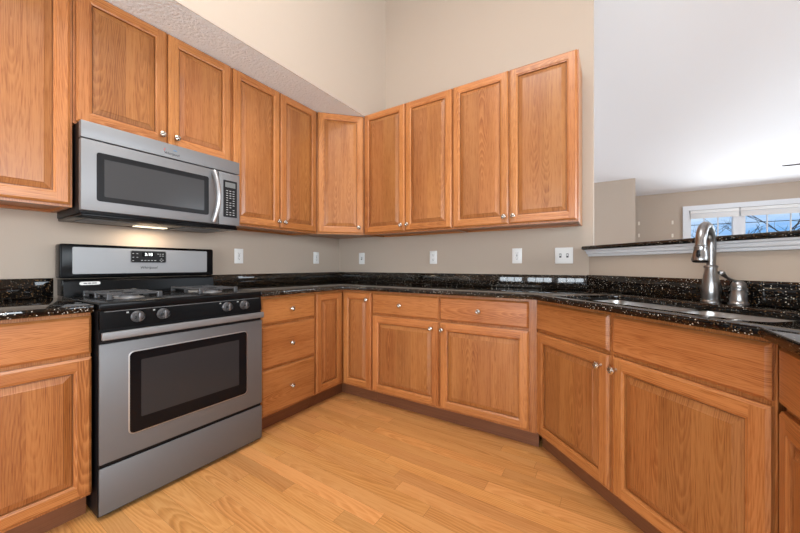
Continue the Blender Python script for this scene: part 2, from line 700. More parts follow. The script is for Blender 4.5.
# living room window: casing, jambs, three sashes, raised blind
b = B()
CS = .085
b.box(WX0 - CS, WX0, YF - .025, YF - .001, WZ0 - .06, WZ1 + CS)
b.box(WX1, WX1 + CS, YF - .025, YF - .001, WZ0 - .06, WZ1 + CS)
b.box(WX0, WX1, YF - .025, YF - .001, WZ1, WZ1 + CS)
b.box(WX0 - .12, WX1 + .12, YF - .06, YF - .001, WZ0 - .04, WZ0)
win = struct(b.build('window_1', TRIM, smooth=0))
b = B()
for (xa, xb) in ((WX0, 3.735), (4.285, 4.44), (5.24, 5.395), (5.715, WX1)):
    b.box(xa, xb, YF + .02, YF + .10, WZ0, WZ1)
b.box(WX0, WX1, YF + .02, YF + .10, WZ1 - .03, WZ1)
b.box(WX0, WX1, YF + .02, YF + .10, WZ0, WZ0 + .05)
b.build('sash', TRIM, win, smooth=0)
b = B()
for xa, xb in ((3.735, 4.285), (4.44, 5.24), (5.395, 5.715)):
    for j in (1, 2):
        x = xa + (xb - xa) * j / 3
        b.box(x - .007, x + .007, YF + .045, YF + .065, WZ0, WZ1)
    b.box(xa, xb, YF + .045, YF + .065, 1.50, 1.52)
b.build('muntins', TRIM, win, smooth=0)
b = B()
b.box(3.735, 5.715, YF + .070, YF + .074, WZ0, WZ1)
b.build('pane', PANE, win, smooth=0)
for k, (xa, xb) in enumerate(((3.72, 4.36), (4.37, 5.32), (5.33, 5.73))):
    b = B()
    b.rbox(xa, xb, YF - .02, YF + .018, 2.02, 2.075, .004)
    for j in range(4):
        b.rbox(xa + .005, xb - .005, YF - .012, YF + .012, 1.93 + .022 * j, 1.95 + .022 * j, .004)
    b.build('raised_blind', SHADE, win)

# outside beyond the living room window
b = B()
b.box(-25, 40, 6.2, 70, -1.9, -1.6)
struct(b.build('ground', GRASS, smooth=0))


def bare_tree(x, y, h, label, seed, spread=.55):
    rnd = random.Random(seed)
    b = B()

    def branch(p, d, ln, r, depth):
        pts, rs = [p], [r]
        n = 4
        for i in range(n):
            d = (d + Vector((rnd.uniform(-.16, .16), rnd.uniform(-.16, .16), rnd.uniform(-.06, .14)))).normalized()
            p = p + d * (ln / n)
            pts.append(p)
            rs.append(r * (1 - .5 * (i + 1) / n))
        b.tube(pts, rs, 6)
        if depth == 0:
            return
        for k in range(rnd.choice((2, 3, 3))):
            i = rnd.choice((2, 3, 4))
            a = rnd.uniform(0, 6.28)
            nd = (d + Vector((math.cos(a), math.sin(a), rnd.uniform(-.1, .3))) * spread * rnd.uniform(.8, 1.5)).normalized()
            branch(pts[i], nd, ln * rnd.uniform(.55, .8), rs[i] * .8, depth - 1)
    branch(Vector((0, 0, 0)), Vector((0, 0, 1)), h * .38, h * .022, 4)
    o = b.build('bare_tree', BARK, loc=(x, y, -1.6))
    tag(o, label, 'tree', 'bare trees outside the window')


bare_tree(7.9, 15.5, 6.4, 'leafless tree outside the window, in the wide middle sash right of the faucet', 3, .8)
bare_tree(6.5, 19.0, 5.6, 'small leafless tree outside the window, behind the narrow left sash', 11, .7)
bare_tree(9.6, 21.0, 7.0, 'leafless tree outside the window, nearest the right edge of the picture', 5, .8)
for k, (z, lab) in enumerate(((3.05, 'upper dark overhead wire crossing the sky outside the window'),
                              (2.72, 'lower dark overhead wire crossing the sky outside the window'))):
    b = B()
    b.tube([(-6 + 5 * i, 15, z + .05 * ((i - 3) / 3) ** 2) for i in range(7)], .014, 6)
    tag(b.build('overhead_wire', WIRE), lab, 'wire', 'overhead wires outside the window')

# low wall behind the sink, its white moulding and the bar top
s2 = 2 ** .5


def dg(n, t, s0):
    """plan point at distance n behind the diagonal X+Y=s0, t along it"""
    s = s0 + n * s2
    d = t * s2
    return ((s + d) / 2, (s - d) / 2)


FACE = 2.35                              # X+Y of the face of the low wall
a0 = (2.35, 0.0)
b = B()
b.prism([(2.3785, -.0285), (3.49, -1.14), (3.49, -2.3), (3.62, -2.3), (3.62, -1.086), (2.414, .12), (2.3785, .12)], 0, 1.141, 'z')
b.face([(2.35, -.0003, 0), (2.3785, -.0285, 0), (2.3785, -.0285, 1.141), (2.35, -.0003, 1.141)])
b.face([(2.35, -.0003, 1.141), (2.3785, -.0285, 1.141), (2.3785, -.0003, 1.141)])
struct(b.build('wall_bar', TAN, smooth=0))
prof = [(0, 1.1415), (-.018, 1.1415), (-.022, 1.149), (-.022, 1.155), (-.031, 1.159), (-.036, 1.169), (-.036, 1.174), (-.045, 1.178), (-.050, 1.1865), (0, 1.1865)]
b = B()
ts = [1.674, 3.28]
loops = []
for t in ts:
    loops.append([(*dg(n, t, FACE), z) for n, z in prof])
b.rings(loops)
b2 = [(*dg(0, 1.690, FACE), 0), (*dg(.12, 1.690, FACE), 0), (*dg(.12, 3.28, FACE), 0), (*dg(0, 3.28, FACE), 0)]
b.prism([(p[0], p[1]) for p in reversed(b2)], 1.1415, 1.1865, 'z')
struct(b.build('trim_1', TRIM, smooth=30))


def bevelled(b, name, m, width=.004, seg=2, cut=None):
    """build, optionally subtract a prism, round the arrises, return a finished mesh object"""
    o = b.build(name, m, smooth=0)
    if cut:
        md = o.modifiers.new('cut', 'BOOLEAN')
        md.object = cut
        md.operation = 'DIFFERENCE'
        md.solver = 'EXACT'
    md = o.modifiers.new('round', 'BEVEL')
    md.width = width
    md.segments = seg
    md.limit_method = 'ANGLE'
    md.angle_limit = R(40)
    me = D.meshes.new_from_object(o.evaluated_get(bpy.context.evaluated_depsgraph_get()))
    me.polygons.foreach_set('use_smooth', [True] * len(me.polygons))
    me.set_sharp_from_angle(angle=R(35))
    o.modifiers.clear()
    old = o.data
    o.data = me
    D.meshes.remove(old)
    me.name = name
    if cut:
        D.objects.remove(cut)
    return o


b = B()
pf = [dg(-.0566, 1.650, FACE), dg(-.0566, 3.20, FACE), dg(.30, 3.33, FACE), dg(.30, 1.80, FACE), (2.379, .124), (2.379, -.0035), (2.353, -.0035)]
b.prism(pf, 1.187, 1.213, 'z')
tag(bevelled(b, 'bar_top', GRANITE, .009, 3), 'raised black granite bar top on the low wall behind the sink', 'countertop')

# ------------------------------------------------------------------ cabinet parts


def panel_ring(b, x0, x1, z0, z1, a, ha, c, hc, bV, bH):
    """four mitred strips between inset a (height ha) and inset c (height hc)"""
    A = [(x0 + a, -ha, z0 + a), (x1 - a, -ha, z0 + a), (x1 - a, -ha, z1 - a), (x0 + a, -ha, z1 - a)]
    C = [(x0 + c, -hc, z0 + c), (x1 - c, -hc, z0 + c), (x1 - c, -hc, z1 - c), (x0 + c, -hc, z1 - c)]
    bd = (bH[0], bV[1], bH[1], bV[0])
    for i in range(4):
        j = (i + 1) % 4
        b.face([A[i], A[j], C[j], C[i]], bd[i])


def knob(parent, x, y, z):
    b = B()
    b.lathe([(.0075, 0), (.006, .004), (.0055, .014), (.0082, .0175), (.0148, .020), (.0172, .0245), (.0163, .0288), (.0115, .032), (.0, .0332)], 24, (x, y, z), '-y')
    o = b.build('knob', NICKEL, parent)
    o['label'] = 'round brushed nickel knob'
    return o


def door(parent, x, y, z, w, h, kx=None, kz=None, name='door', rotz=0, tone=None):
    """raised-panel door; local x right, front towards -y, (x,y,z) lower left corner of its back"""
    T = (tone if tone is not None else random.uniform(.25, .75)) + .15
    tn = lambda: min(1, max(0, T + random.uniform(-.2, .2)))
    b = B()
    F = .056
    t0, t1 = .0125, .020
    bV = [Board((0, 0, 1), (F / 2, 0, h / 2), tn()), Board((0, 0, 1), (w - F / 2, 0, h / 2), tn())]
    bH = [Board((1, 0, 0), (w / 2, 0, F / 2), tn()), Board((1, 0, 0), (w / 2, 0, h - F / 2), tn())]
    panel_ring(b, 0, w, 0, h, 0, 0, 0, t0, bV, bH)
    panel_ring(b, 0, w, 0, h, 0, t0, .0035, .0155, bV, bH)
    panel_ring(b, 0, w, 0, h, .0035, .0155, .006, .0175, bV, bH)
    panel_ring(b, 0, w, 0, h, .006, .0175, .009, t1, bV, bH)
    e = .009
    i_ = F - .010
    for bd, xa, xb in ((bV[0], e, i_), (bV[1], w - i_, w - e)):
        b.face([(xa, -t1, e), (xb, -t1, e), (xb, -t1, h - e), (xa, -t1, h - e)], bd)
    for bd, za, zb in ((bH[0], e, i_), (bH[1], h - i_, h - e)):
        b.face([(i_, -t1, za), (w - i_, -t1, za), (w - i_, -t1, zb), (i_, -t1, zb)], bd)
    panel_ring(b, 0, w, 0, h, i_, t1, i_ + .003, .0175, bV, bH)
    panel_ring(b, 0, w, 0, h, i_ + .003, .0175, F, .0150, bV, bH)
    panel_ring(b, 0, w, 0, h, F, .0150, F, .0015, bV, bH)
    b.face([(0, 0, h), (w, 0, h), (w, 0, 0), (0, 0, 0)], bV[0])
    d = b.build(name, OAK, parent, smooth=20, loc=(x, y, z), rotz=rotz)
    # raised panel glued up from boards
    b = B()
    g = .0045
    a0, a1 = F + g, F + .030
    n = 1 if w < .32 else (2 if w < .46 else 3)
    fx0, fx1 = a1, w - a1
    bs = [Board((0, 0, 1), (fx0 + (fx1 - fx0) * (k + .5) / n, 0, h / 2), max(0, tn() - .42), random.uniform(-.06, .06)) for k in range(n)]
    for k in range(n):
        xa, xb = fx0 + (fx1 - fx0) * k / n, fx0 + (fx1 - fx0) * (k + 1) / n
        b.face([(xa, -.0185, a1), (xb, -.0185, a1), (xb, -.0185, h - a1), (xa, -.0185, h - a1)], bs[k])
    e0, e1 = [bs[0], bs[-1]], [bs[0], bs[-1]]
    panel_ring(b, 0, w, 0, h, F - .004, .0015, a0, .0015, e0, e1)
    panel_ring(b, 0, w, 0, h, a1 - .002, .0165, a1, .0185, e0, e1)
    panel_ring(b, 0, w, 0, h, a0, .0085, a1 - .002, .0165, e0, e1)
    panel_ring(b, 0, w, 0, h, a0, .0015, a0, .0085, e0, e1)
    b.face([(a0, -.003, h - a0), (w - a0, -.003, h - a0), (w - a0, -.003, a0), (a0, -.003, a0)], bs[0])
    b.build('raised_panel', OAK, d, smooth=20)
    if kx is not None:
        knob(d, kx, -.020, kz)
    return d


def drawer(parent, x, y, z, w, h, kx=None, name='drawer', bev=.010, tone=None):
    T = tone if tone is not None else random.uniform(.25, .75)
    b = B()
    bd = Board((1, 0, 0), (w / 2, 0, h / 2), T, random.uniform(-.06, .06))
    q = [bd, bd]
    panel_ring(b, 0, w, 0, h, 0, 0, 0, .010, q, q)
    panel_ring(b, 0, w, 0, h, 0, .010, .004, .0145, q, q)
    panel_ring(b, 0, w, 0, h, .004, .0145, bev - .003, .0175, q, q)
    panel_ring(b, 0, w, 0, h, bev - .003, .0175, bev, .020, q, q)
    b.face([(bev, -.02, bev), (w - bev, -.02, bev), (w - bev, -.02, h - bev), (bev, -.02, h - bev)], bd)
    b.face([(0, 0, h), (w, 0, h), (w, 0, 0), (0, 0, 0)], bd)
    d = b.build(name, OAK, parent, smooth=20, loc=(x, y, z))
    if kx is not None:
        knob(d, kx, -.020, h / 2)
    return d


ZB, ZT, CT0, CT1 = .105, .884, .8845, .914
FD = .608                                # carcass depth to the front of the face frame (base)


def base_body(t, w, depth=FD, hollow=False, x0=.0005, toe=0):
    x1 = w - .0005
    b = B()
    bd = Board((0, 0, 1), (w / 2, .3, .5))
    if hollow:
        b.box(x0, x0 + .018, .019, depth, ZB, ZT, bd)
        b.box(x1 - .018, x1, .019, depth, ZB, ZT, bd)
        b.box(x0, x1, .019, depth, ZB, ZB + .018, bd)
    else:
        b.box(x0, x1, .019, depth, ZB, ZT, bd)
    b.build('carcass', OAK, t, smooth=0)
    b = B()
    b.box(x0, x1, 0, .0188, ZB, ZT, Board((0, 0, 1), (w, 0, .5), .45, .05))
    b.build('face_frame', OAK, t, smooth=0)
    b = B()
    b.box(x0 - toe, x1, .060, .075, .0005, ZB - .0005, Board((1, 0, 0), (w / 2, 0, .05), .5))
    b.build('toe_board', TOE, t, smooth=0)


GB = 'oak base cabinets'
GU = 'oak wall cabinets'
# left of the range (faces +X): local x = +Y
c = thing('base_cabinet', 'oak base cabinet left of the range, one drawer over one door', 'cabinet', (FD, -2.64, 0), R(90), GB)
base_body(c, .474)
drawer(c, .004, 0, .709, .4695, .158, None, tone=.6)
door(c, .004, 0, .118, .4695, .575, .035, .53, tone=.36)
# drawer base right of the range
c = thing('base_cabinet', 'oak base cabinet right of the range with a stack of three drawers', 'cabinet', (FD, -1.385, 0), R(90), GB)
base_body(c, .463)
drawer(c, .019, 0, .703, .441, .164, .220, tone=.55)
drawer(c, .019, 0, .418, .441, .270, .220, tone=.45)
drawer(c, .019, 0, .118, .441, .286, .220, tone=.4)
# corner unit
c = thing('base_cabinet', 'oak corner base cabinet with two narrow doors meeting at the inside corner', 'cabinet', (0, 0, 0), 0, GB)
b = B()
bd = Board((0, 0, 1), (.3, -.3, .5))
b.prism([(.003, -.921), (.589, -.921), (.589, -.589), (.924, -.589), (.924, -.003), (.003, -.003)], ZB, ZT, 'z', bd)
b.build('carcass', OAK, c, smooth=0)
b = B()
b.prism([(.5895, -.921), (.608, -.921), (.608, -.608), (.924, -.608), (.924, -.5895), (.5895, -.5895)], ZB, ZT, 'z', Board((0, 0, 1), (.6, -.6, .5), .45))
b.build('face_frame', OAK, c, smooth=0)
b = B()
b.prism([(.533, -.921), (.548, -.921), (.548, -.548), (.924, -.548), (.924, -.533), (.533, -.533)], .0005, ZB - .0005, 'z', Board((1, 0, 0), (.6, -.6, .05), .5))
b.build('toe_board', TOE, c, smooth=0)
door(c, .608, -.908, .118, .277, .748, rotz=R(90), tone=.45)
door(c, .632, -.608, .118, .286, .748, .255, .695, tone=.62)
# back run
c = thing('base_cabinet', 'oak base cabinet on the back wall, two drawers over two doors', 'cabinet', (.926, -FD, 0), 0, GB)
base_body(c, 1.190)
drawer(c, .006, 0, .711, .562, .156, .262, tone=.6)
drawer(c, .578, 0, .711, .569, .156, .275, tone=.68)
door(c, .006, 0, .118, .562, .577, .515, .530, tone=.55)
door(c, .578, 0, .118, .569, .577, .022, .530, tone=.6)
# angled sink base
c = thing('base_cabinet', 'oak sink base cabinet set at an angle, two blank fronts over two doors', 'cabinet', (2.1180, -.5997, 0), R(-45), GB)
base_body(c, 1.036, .50, True, toe=.04)
drawer(c, .011, 0, .711, .495, .156, None, 'false_front', tone=.35)
drawer(c, .526, 0, .711, .503, .156, None, 'false_front', tone=.5)
door(c, .011, 0, .118, .495, .577, .458, .525, tone=.42)
door(c, .526, 0, .118, .503, .577, .020, .527, tone=.38)
# right run
c = thing('base_cabinet', 'oak base cabinet at the right edge of the picture, right of the sink base', 'cabinet', (2.862, -1.346, 0), R(-90), GB)
base_body(c, .50, .58)
drawer(c, .011, 0, .711, .475, .156, .238, tone=.45)
door(c, .011, 0, .118, .475, .577, .44, .525, tone=.4)

# ------------------------------------------------------------------ wall cabinets
UZ0, UZ1 = 1.356, 2.4198
UD = .310


def upper_body(t, w, z0=UZ0, z1=UZ1, depth=UD - .002, x0=.0005):
    x1 = w - .0005
    b = B()
    bd = Board((0, 0, 1), (w, .15, 1.9), .6)
    bb = Board((1, 0, 0), (w / 2, .15, 1.4), .75)
    b.box(x0, x0 + .015, .019, depth, z0, z1, bd)
    b.box(x1 - .015, x1, .019, depth, z0, z1, bd)
    b.box(x0 + .015, x1 - .015, .019, depth, z0 + .014, z1, bb)
    b.box(x0 + .015, x1 - .015, depth - .018, depth, z0, z0 + .014, bb)
    b.build('carcass', OAK, t, smooth=0)
    b = B()
    b.box(x0, x1, 0, .0188, z0, z1, Board((0, 0, 1), (w, 0, 1.9), .5, .05))
    b.build('face_frame', OAK, t, smooth=0)


DZ0, DZ1 = 1.368, 2.4175
c = thing('upper_cabinet', 'tall oak wall cabinet left of the microwave, cut by the left edge of the picture', 'cabinet', (UD, -2.62, 0), R(90), GU)
upper_body(c, .462)
door(c, .006, 0, DZ0, .446, DZ1 - DZ0, .03, .05, tone=.45)
c = thing('upper_cabinet', 'short oak wall cabinet with two doors directly above the microwave', 'cabinet', (UD, -2.157, 0), R(90), GU)
upper_body(c, .773, 1.760)
door(c, .010, 0, 1.772, .378, DZ1 - 1.772, .350, .048, tone=.4)
door(c, .396, 0, 1.772, .370, DZ1 - 1.772, .037, .048, tone=.5)
c = thing('upper_cabinet', 'tall two-door oak wall cabinet between the microwave and the angled corner cabinet', 'cabinet', (UD, -1.383, 0), R(90), GU)
upper_body(c, .765)
door(c, .010, 0, DZ0, .369, DZ1 - DZ0, .348, .048, tone=.5)
door(c, .387, 0, DZ0, .368, DZ1 - DZ0, .026, .048, tone=.5)
# angled corner cabinet
c = thing('upper_cabinet', 'single-door oak wall cabinet set at an angle across the corner', 'cabinet', (0, 0, 0), 0, GU)
P1, P2 = Vector((.3165, -.6165)), Vector((.601, -.3165))
dv = (P2 - P1).normalized()
nv = Vector((-dv.y, dv.x))
b = B()
q1, q2 = P1 + nv * .019, P2 + nv * .019
bd = Board((0, 0, 1), (.3, -.3, 1.9), .6)
b.prism([(.003, -.6165), (q1.x - .012, -.6165), tuple(q1), tuple(q2), (.601, q2.y + .012), (.601, -.003), (.003, -.003)], UZ0 + .012, UZ1, 'z', bd)
b.build('carcass', OAK, c, smooth=0)
b = B()
b.prism([tuple(P1), tuple(P2), tuple(q2), tuple(q1)], UZ0, UZ1, 'z', Board((0, 0, 1), (.4, -.4, 1.9), .55))
b.build('face_frame', OAK, c, smooth=0)
ang = math.atan2(dv.y, dv.x)
o = P1 + dv * .010
door(c, o.x, o.y, DZ0, (P2 - P1).length - .020, DZ1 - DZ0, .352, .048, rotz=ang, tone=.7)
# back wall pair
c = thing('upper_cabinet', 'two-door oak wall cabinet on the back wall next to the angled corner cabinet', 'cabinet', (.602, -UD, 0), 0, GU)
upper_body(c, .861, z1=2.4285)
door(c, .008, 0, DZ0, .427, 2.4265 - DZ0, .402, .048, tone=.6)
door(c, .443, 0, DZ0, .413, 2.4265 - DZ0, .028, .048, tone=.62)
c = thing('upper_cabinet', 'two-door oak wall cabinet at the right end of the back wall, nearest the bar', 'cabinet', (1.464, -UD, 0), 0, GU)
upper_body(c, .8443, z1=2.4285)
door(c, .006, 0, DZ0, .411, 2.4265 - DZ0, .385, .048, tone=.58)
door(c, .425, 0, DZ0, .410, 2.4265 - DZ0, .028, .048, tone=.6)

# ------------------------------------------------------------------ worktops with their splashbacks
b = B()
b.prism([(.001, -2.66), (.655, -2.66), (.655, -2.166), (.001, -2.166)], CT0, CT1, 'z')
ct = tag(bevelled(b, 'countertop', GRANITE, .004), 'short black granite worktop left of the range', 'countertop')
b = B()
b.box(.001, .021, -2.66, -2.166, CT1 + .0002, 1.0135)
bevelled(b, 'backsplash', GRANITE, .002).parent = ct

SINK_N, SINK_T = .272, 2.475             # centre of the sink behind / along the diagonal edge
S0 = 1.452
cx, cy = dg(SINK_N, SINK_T, S0)
MS = Matrix.Translation((cx, cy, 0)) @ Matrix.Rotation(R(-45), 4, 'Z')
cut = B()
cut.M = MS
cut.prism(rrect(-.427, .427, -.187, .187, .055, 6), .86, .95, 'z')
cut = cut.build('cut', GRANITE, smooth=0)
b = B()
b.prism([(.001, -1.388), (.655, -1.388), (.655, -.668), (.668, -.655), (2.107, -.655), (2.81, -1.358), (2.81, -2.0), (3.488, -2.0), (3.488, -1.1395), (2.349, -.001), (.001, -.001)], CT0, CT1, 'z')
ct = tag(bevelled(b, 'countertop', GRANITE, .004, 2, cut), 'long black granite worktop running from the range round the corner to the sink', 'countertop')
b = B()
b.box(.001, .021, -1.388, -.0215, CT1 + .0002, 1.0105)
bevelled(b, 'backsplash', GRANITE, .002).parent = ct
b = B()
b.prism([(.001, -.021), (2.338, -.021), (2.347, -.001), (.001, -.001)], CT1 + .0002, 1.0105, 'z')
bevelled(b, 'backsplash', GRANITE, .002).parent = ct
b = B()
b.prism([(2.3375, -.0215), (3.47, -1.154), (3.487, -1.1395), (2.35, -.0025)], CT1 + .0002, 1.0145, 'z')
bevelled(b, 'backsplash', GRANITE, .002).parent = ct

# sink
sk = thing('sink', 'double-bowl stainless steel sink under the angled worktop', 'sink', (cx, cy, .70), R(-45))
b = B()


def ring_(x0, x1, y0, y1, r, z):
    return [(p[0], p[1], z) for p in rrect(x0, x1, y0, y1, r, 6)]


bowls = ((-.425, .010), (.030, .425))
for x0, x1 in bowls:
    y0, y1 = -.186, .186
    z = .1835
    lp = [ring_(x0 - .012, x1 + .009, y0 - .012, y1 + .012, .06, z)]
    lp = [ring_(x0 - .010, x1 + .010, y0 - .010, y1 + .010, .06, z - .0), ring_(x0, x1, y0, y1, .055, z),
          ring_(x0 + .002, x1 - .002, y0 + .002, y1 - .002, .055, z - .02),
          ring_(x0 + .008, x1 - .008, y0 + .008, y1 - .008, .055, .03), ring_(x0 + .022, x1 - .022, y0 + .022, y1 - .022, .05, .008),
          ring_(x0 + .05, x1 - .05, y0 + .05, y1 - .05, .04, .003)]
    b.rings([list(l) for l in lp], cap0=False)
    out = [ring_(x0 - .010, x1 + .010, y0 - .010, y1 + .010, .06, z), ring_(x0 - .004, x1 + .004, y0 - .004, y1 + .004, .058, z - .004),
           ring_(x0 + .004, x1 - .004, y0 + .004, y1 - .004, .055, .02), ring_(x0 + .045, x1 - .045, y0 + .045, y1 - .045, .04, -.001)]
    b.rings([list(reversed(l)) for l in out], cap0=False, cap1=True)
b.build('bowls', SINKM, sk)
for x0, x1 in bowls:
    b = B()
    b.lathe([(.045, .0032), (.045, .006), (.036, .007), (.030, .0045), (0, .0045)], 24, ((x0 + x1) / 2, .02, 0))
    b.build('drain', CHROME, sk)

# faucet
fx, fy = 2.849, -.652
f = thing('faucet', 'tall stainless gooseneck faucet with pull-down spray head behind the sink', 'faucet', (fx, fy, CT1 + .0003), 0)
b = B()
b.lathe([(.0355, 0), (.0362, .004), (.034, .009), (.031, .012), (.0312, .020), (.0336, .038), (.0340, .052), (.0310, .085), (.0260, .118), (.0215, .140), (.0205, .153)], 32)
b.build('body', CHROME, f)
b = B()
b.lathe([(.0208, .153), (.0245, .155), (.0245, .162), (.0225, .165), (.018, .167)], 32)
b.build('collar', CHROME, f)
hd = Vector((-.37, -.929, 0)).normalized()
rad, zc = .080, .256
pts, rs = [], []
for z in (.166, .19, .215, .24):
    pts.append(Vector((0, 0, z)))
    rs.append(.0165 + .002 * (z - .166) / .07)
for i in range(17):
    a = math.pi * i / 16
    pts.append(hd * (rad * (1 - math.cos(a))) + Vector((0, 0, zc + rad * math.sin(a))))
    rs.append(.0188)
pts.append(hd * (2 * rad + .002) + Vector((0, 0, zc - .012)))
rs.append(.0205)
b = B()
b.tube(pts, rs, 20)
b.build('spout', CHROME, f)
b = B()
e0 = hd * (2 * rad + .002) + Vector((0, 0, zc - .0122))
ax = (hd * .10 + Vector((0, 0, -1))).normalized()
b.tube([e0 + ax * q for q in (0, .002, .008, .010, .024, .042, .056, .061)], [.0205, .0228, .0228, .0220, .0240, .0275, .0300, .0285], 24)
hdo = b.build('spray_head', CHROME, f)
b = B()
b.tube([e0 + ax * .0612, e0 + ax * .066], [.0265, .0245], 24)
b.build('nozzle', BLACKM, hdo)
b = B()
pc = e0 + ax * .032 + Vector((-.012, -.026, .002))
b.tube([pc + Vector((0, 0, .014)), pc + Vector((0, 0, .006)), pc + Vector((0, 0, -.008)), pc + Vector((0, 0, -.016))], [.004, .0065, .0065, .004], 10)
b.build('spray_button', BLACKM, hdo)
# lever handle beside the spout, on its own bell base
hx, hy = 2.928 - fx, -.690 - fy
b = B()
b.lathe([(.0330, 0), (.0335, .004), (.031, .008), (.0285, .012), (.029, .025), (.0265, .045), (.0225, .060)], 32)
h = b.build('handle_base', CHROME, f, loc=(hx, hy, 0))
b = B()
b.lathe([(.0225, .060), (.0278, .062), (.0278, .068), (.0245, .070), (.0255, .078), (.0225, .090), (.015, .098), (.005, .1015), (0, .102)], 32)
b.build('handle_cap', CHROME, h)
b = B()
l0 = Vector((0, 0, .096))
dl = Vector((-.80, -.50, 0)).normalized()
b.tube([l0, l0 + dl * .020 + Vector((0, 0, .006)), l0 + dl * .038 + Vector((0, 0, .012)), l0 + dl * .054 + Vector((0, 0, .022)),
        l0 + dl * .066 + Vector((0, 0, .034)), l0 + dl * .076 + Vector((0, 0, .039)), l0 + dl * .083 + Vector((0, 0, .038))], [.006, .0055, .0058, .007, .0105, .0115, .006], 14)
b.build('lever', CHROME, h)

# ------------------------------------------------------------------ range (local x = +Y, front towards -y = +X)
RX = .650
rg = thing('gas_range', 'stainless and black freestanding gas range between the oak base cabinets', 'range', (RX, -2.156, 0), R(90))
RW = .762
b = B()
b.box(.002, RW - .002, 0, .610, .012, .900)
b.box(.004, RW - .004, -.012, .01, .018, .900)
b.build('body', BLACKM, rg, smooth=0)
for x in (.03, RW - .06):
    for y in (.03, .55):
        b = B()
        b.lathe([(.016, 0), (.016, .006), (.010, .008), (.010, .0115)], 14, (x + .015, y, .0006))
        b.build('foot', BLACKM, rg)
b = B()
b.rbox(.001, RW - .001, -.022, -.0125, .024, .222, .004)
b.build('storage_drawer', STEEL_D, rg)
b = B()
DX0, DX1 = .001, RW - .001
b.rbox(DX0, DX1, -.022, -.0125, .238, .746, .004)
od = b.build('oven_door', STEEL_D, rg)
b = B()
P = rrect(.099, .664, .325, .697, .022)
Q = rrect(.104, .659, .330, .692, .018)
b.rings([[(x, -.0221, z) for x, z in P], [(x, -.0245, z) for x, z in Q]], cap0=False, cap1=False)
b.build('window_bezel', POL, od)
b = B()
b.prism(Q, -.0240, -.0222, 'y')
ow = b.build('window', GLASSD, od)
b = B()
b.prism(rrect(.146, .612, .392, .652, .004), -.0246, -.0241, 'y')
b.build('inner_window', GLASSO, od)
b = B()
b.rbox(.003, RW - .008, -.054, -.036, .765, .798, .004, 3)
hb = b.build('handle', STEEL, od)
for x in (.012, RW - .046):
    b = B()
    b.rbox(x, x + .034, -.0362, -.0125, .770, .792, .004)
    b.build('handle_bracket', BLACKM, od)
b = B()
b.prism([(-.012, .750), (-.0125, .748), (.02, .748), (.02, .884), (-.016, .884), (-.022, .81)][::-1], .004, RW - .004, 'x')
b.M = None
bb = B()
poly = [(-.022, .808), (.02, .808), (.02, .884), (-.014, .884)]
for a, z in (): pass
bb.prism(poly, .004, RW - .004, 'x')
cp = bb.build('control_panel', BLACK, rg, smooth=0)
b = B()
b.box(.02, RW - .02, -.0165, -.0135, .8805, .8825)
b.build('panel_line', STEEL, cp, smooth=0)
for kx in (.134, .234, .544, .644):
    b = B()
    yk = -.0185
    b.lathe([(.026, 0), (.026, .003), (.0245, .006), (.0225, .008), (.0215, .022), (.0195, .027), (0, .028)], 28, (kx, yk, .849), '-y')
    b.rbox(kx - .005, kx + .005, yk - .033, yk - .006, .849 - .020, .849 + .020, .003)
    k = b.build('burner_knob', KNOBM, cp)
    k['label'] = 'grey metal burner knob with a grip ridge'
    b = B()
    b.box(kx - .040, kx - .032, -.0190, -.0172, .868, .874)
    b.build('burner_mark', KEYT, cp, smooth=0)
b = B()
b.rbox(.001, RW - .001, -.020, .535, .885, .9205, .007, 3)
b.build('cooktop', BLACK, rg)
# burners and grates
for bx, by, r in ((.165, .175, .040), (.165, .345, .032), (.560, .175, .036), (.560, .345, .040)):
    b = B()
    b.lathe([(r + .02, 0), (r + .016, .005), (r, .006), (r - .001, .012)], 26, (bx, by, .9207))
    b.build('burner', STEEL, rg)
    b = B()
    b.lathe([(r - .002, .0122), (r - .003, .016), (r - .010, .0185), (0, .019)], 26, (bx, by, .9207))
    b.build('burner_cap', IRON, rg)
for gx0, gx1 in ((.063, .268), (.456, .665)):
    b = B()
    y0, y1, zt, zb = .090, .430, .948, .940
    s = .004

    def bar(xa, ya, xb, yb):
        if abs(xa - xb) < 1e-6:
            b.rbox(xa - s, xa + s, ya, yb, zb, zt, .002, 1)
        else:
            b.rbox(xa, xb, ya - s, ya + s, zb, zt, .002, 1)
    bar(gx0, y0, gx0, y1)
    bar(gx1, y0, gx1, y1)
    for yy in (y0 + s, (y0 + y1) / 2, y1 - s):
        bar(gx0, yy, gx1, yy)
    xm = (gx0 + gx1) / 2
    for yc in (.175, .345):
        bar(gx0, yc, xm - .03, yc)
        bar(xm + .03, yc, gx1, yc)
    for x in (gx0 + .004, gx1 - .004):
        for y in (y0 + .006, (y0 + y1) / 2, y1 - .006):
            b.rbox(x - .010, x + .010, y - .008, y + .008, .9207, .951, .003, 1)
    b.build('grate', IRON, rg)
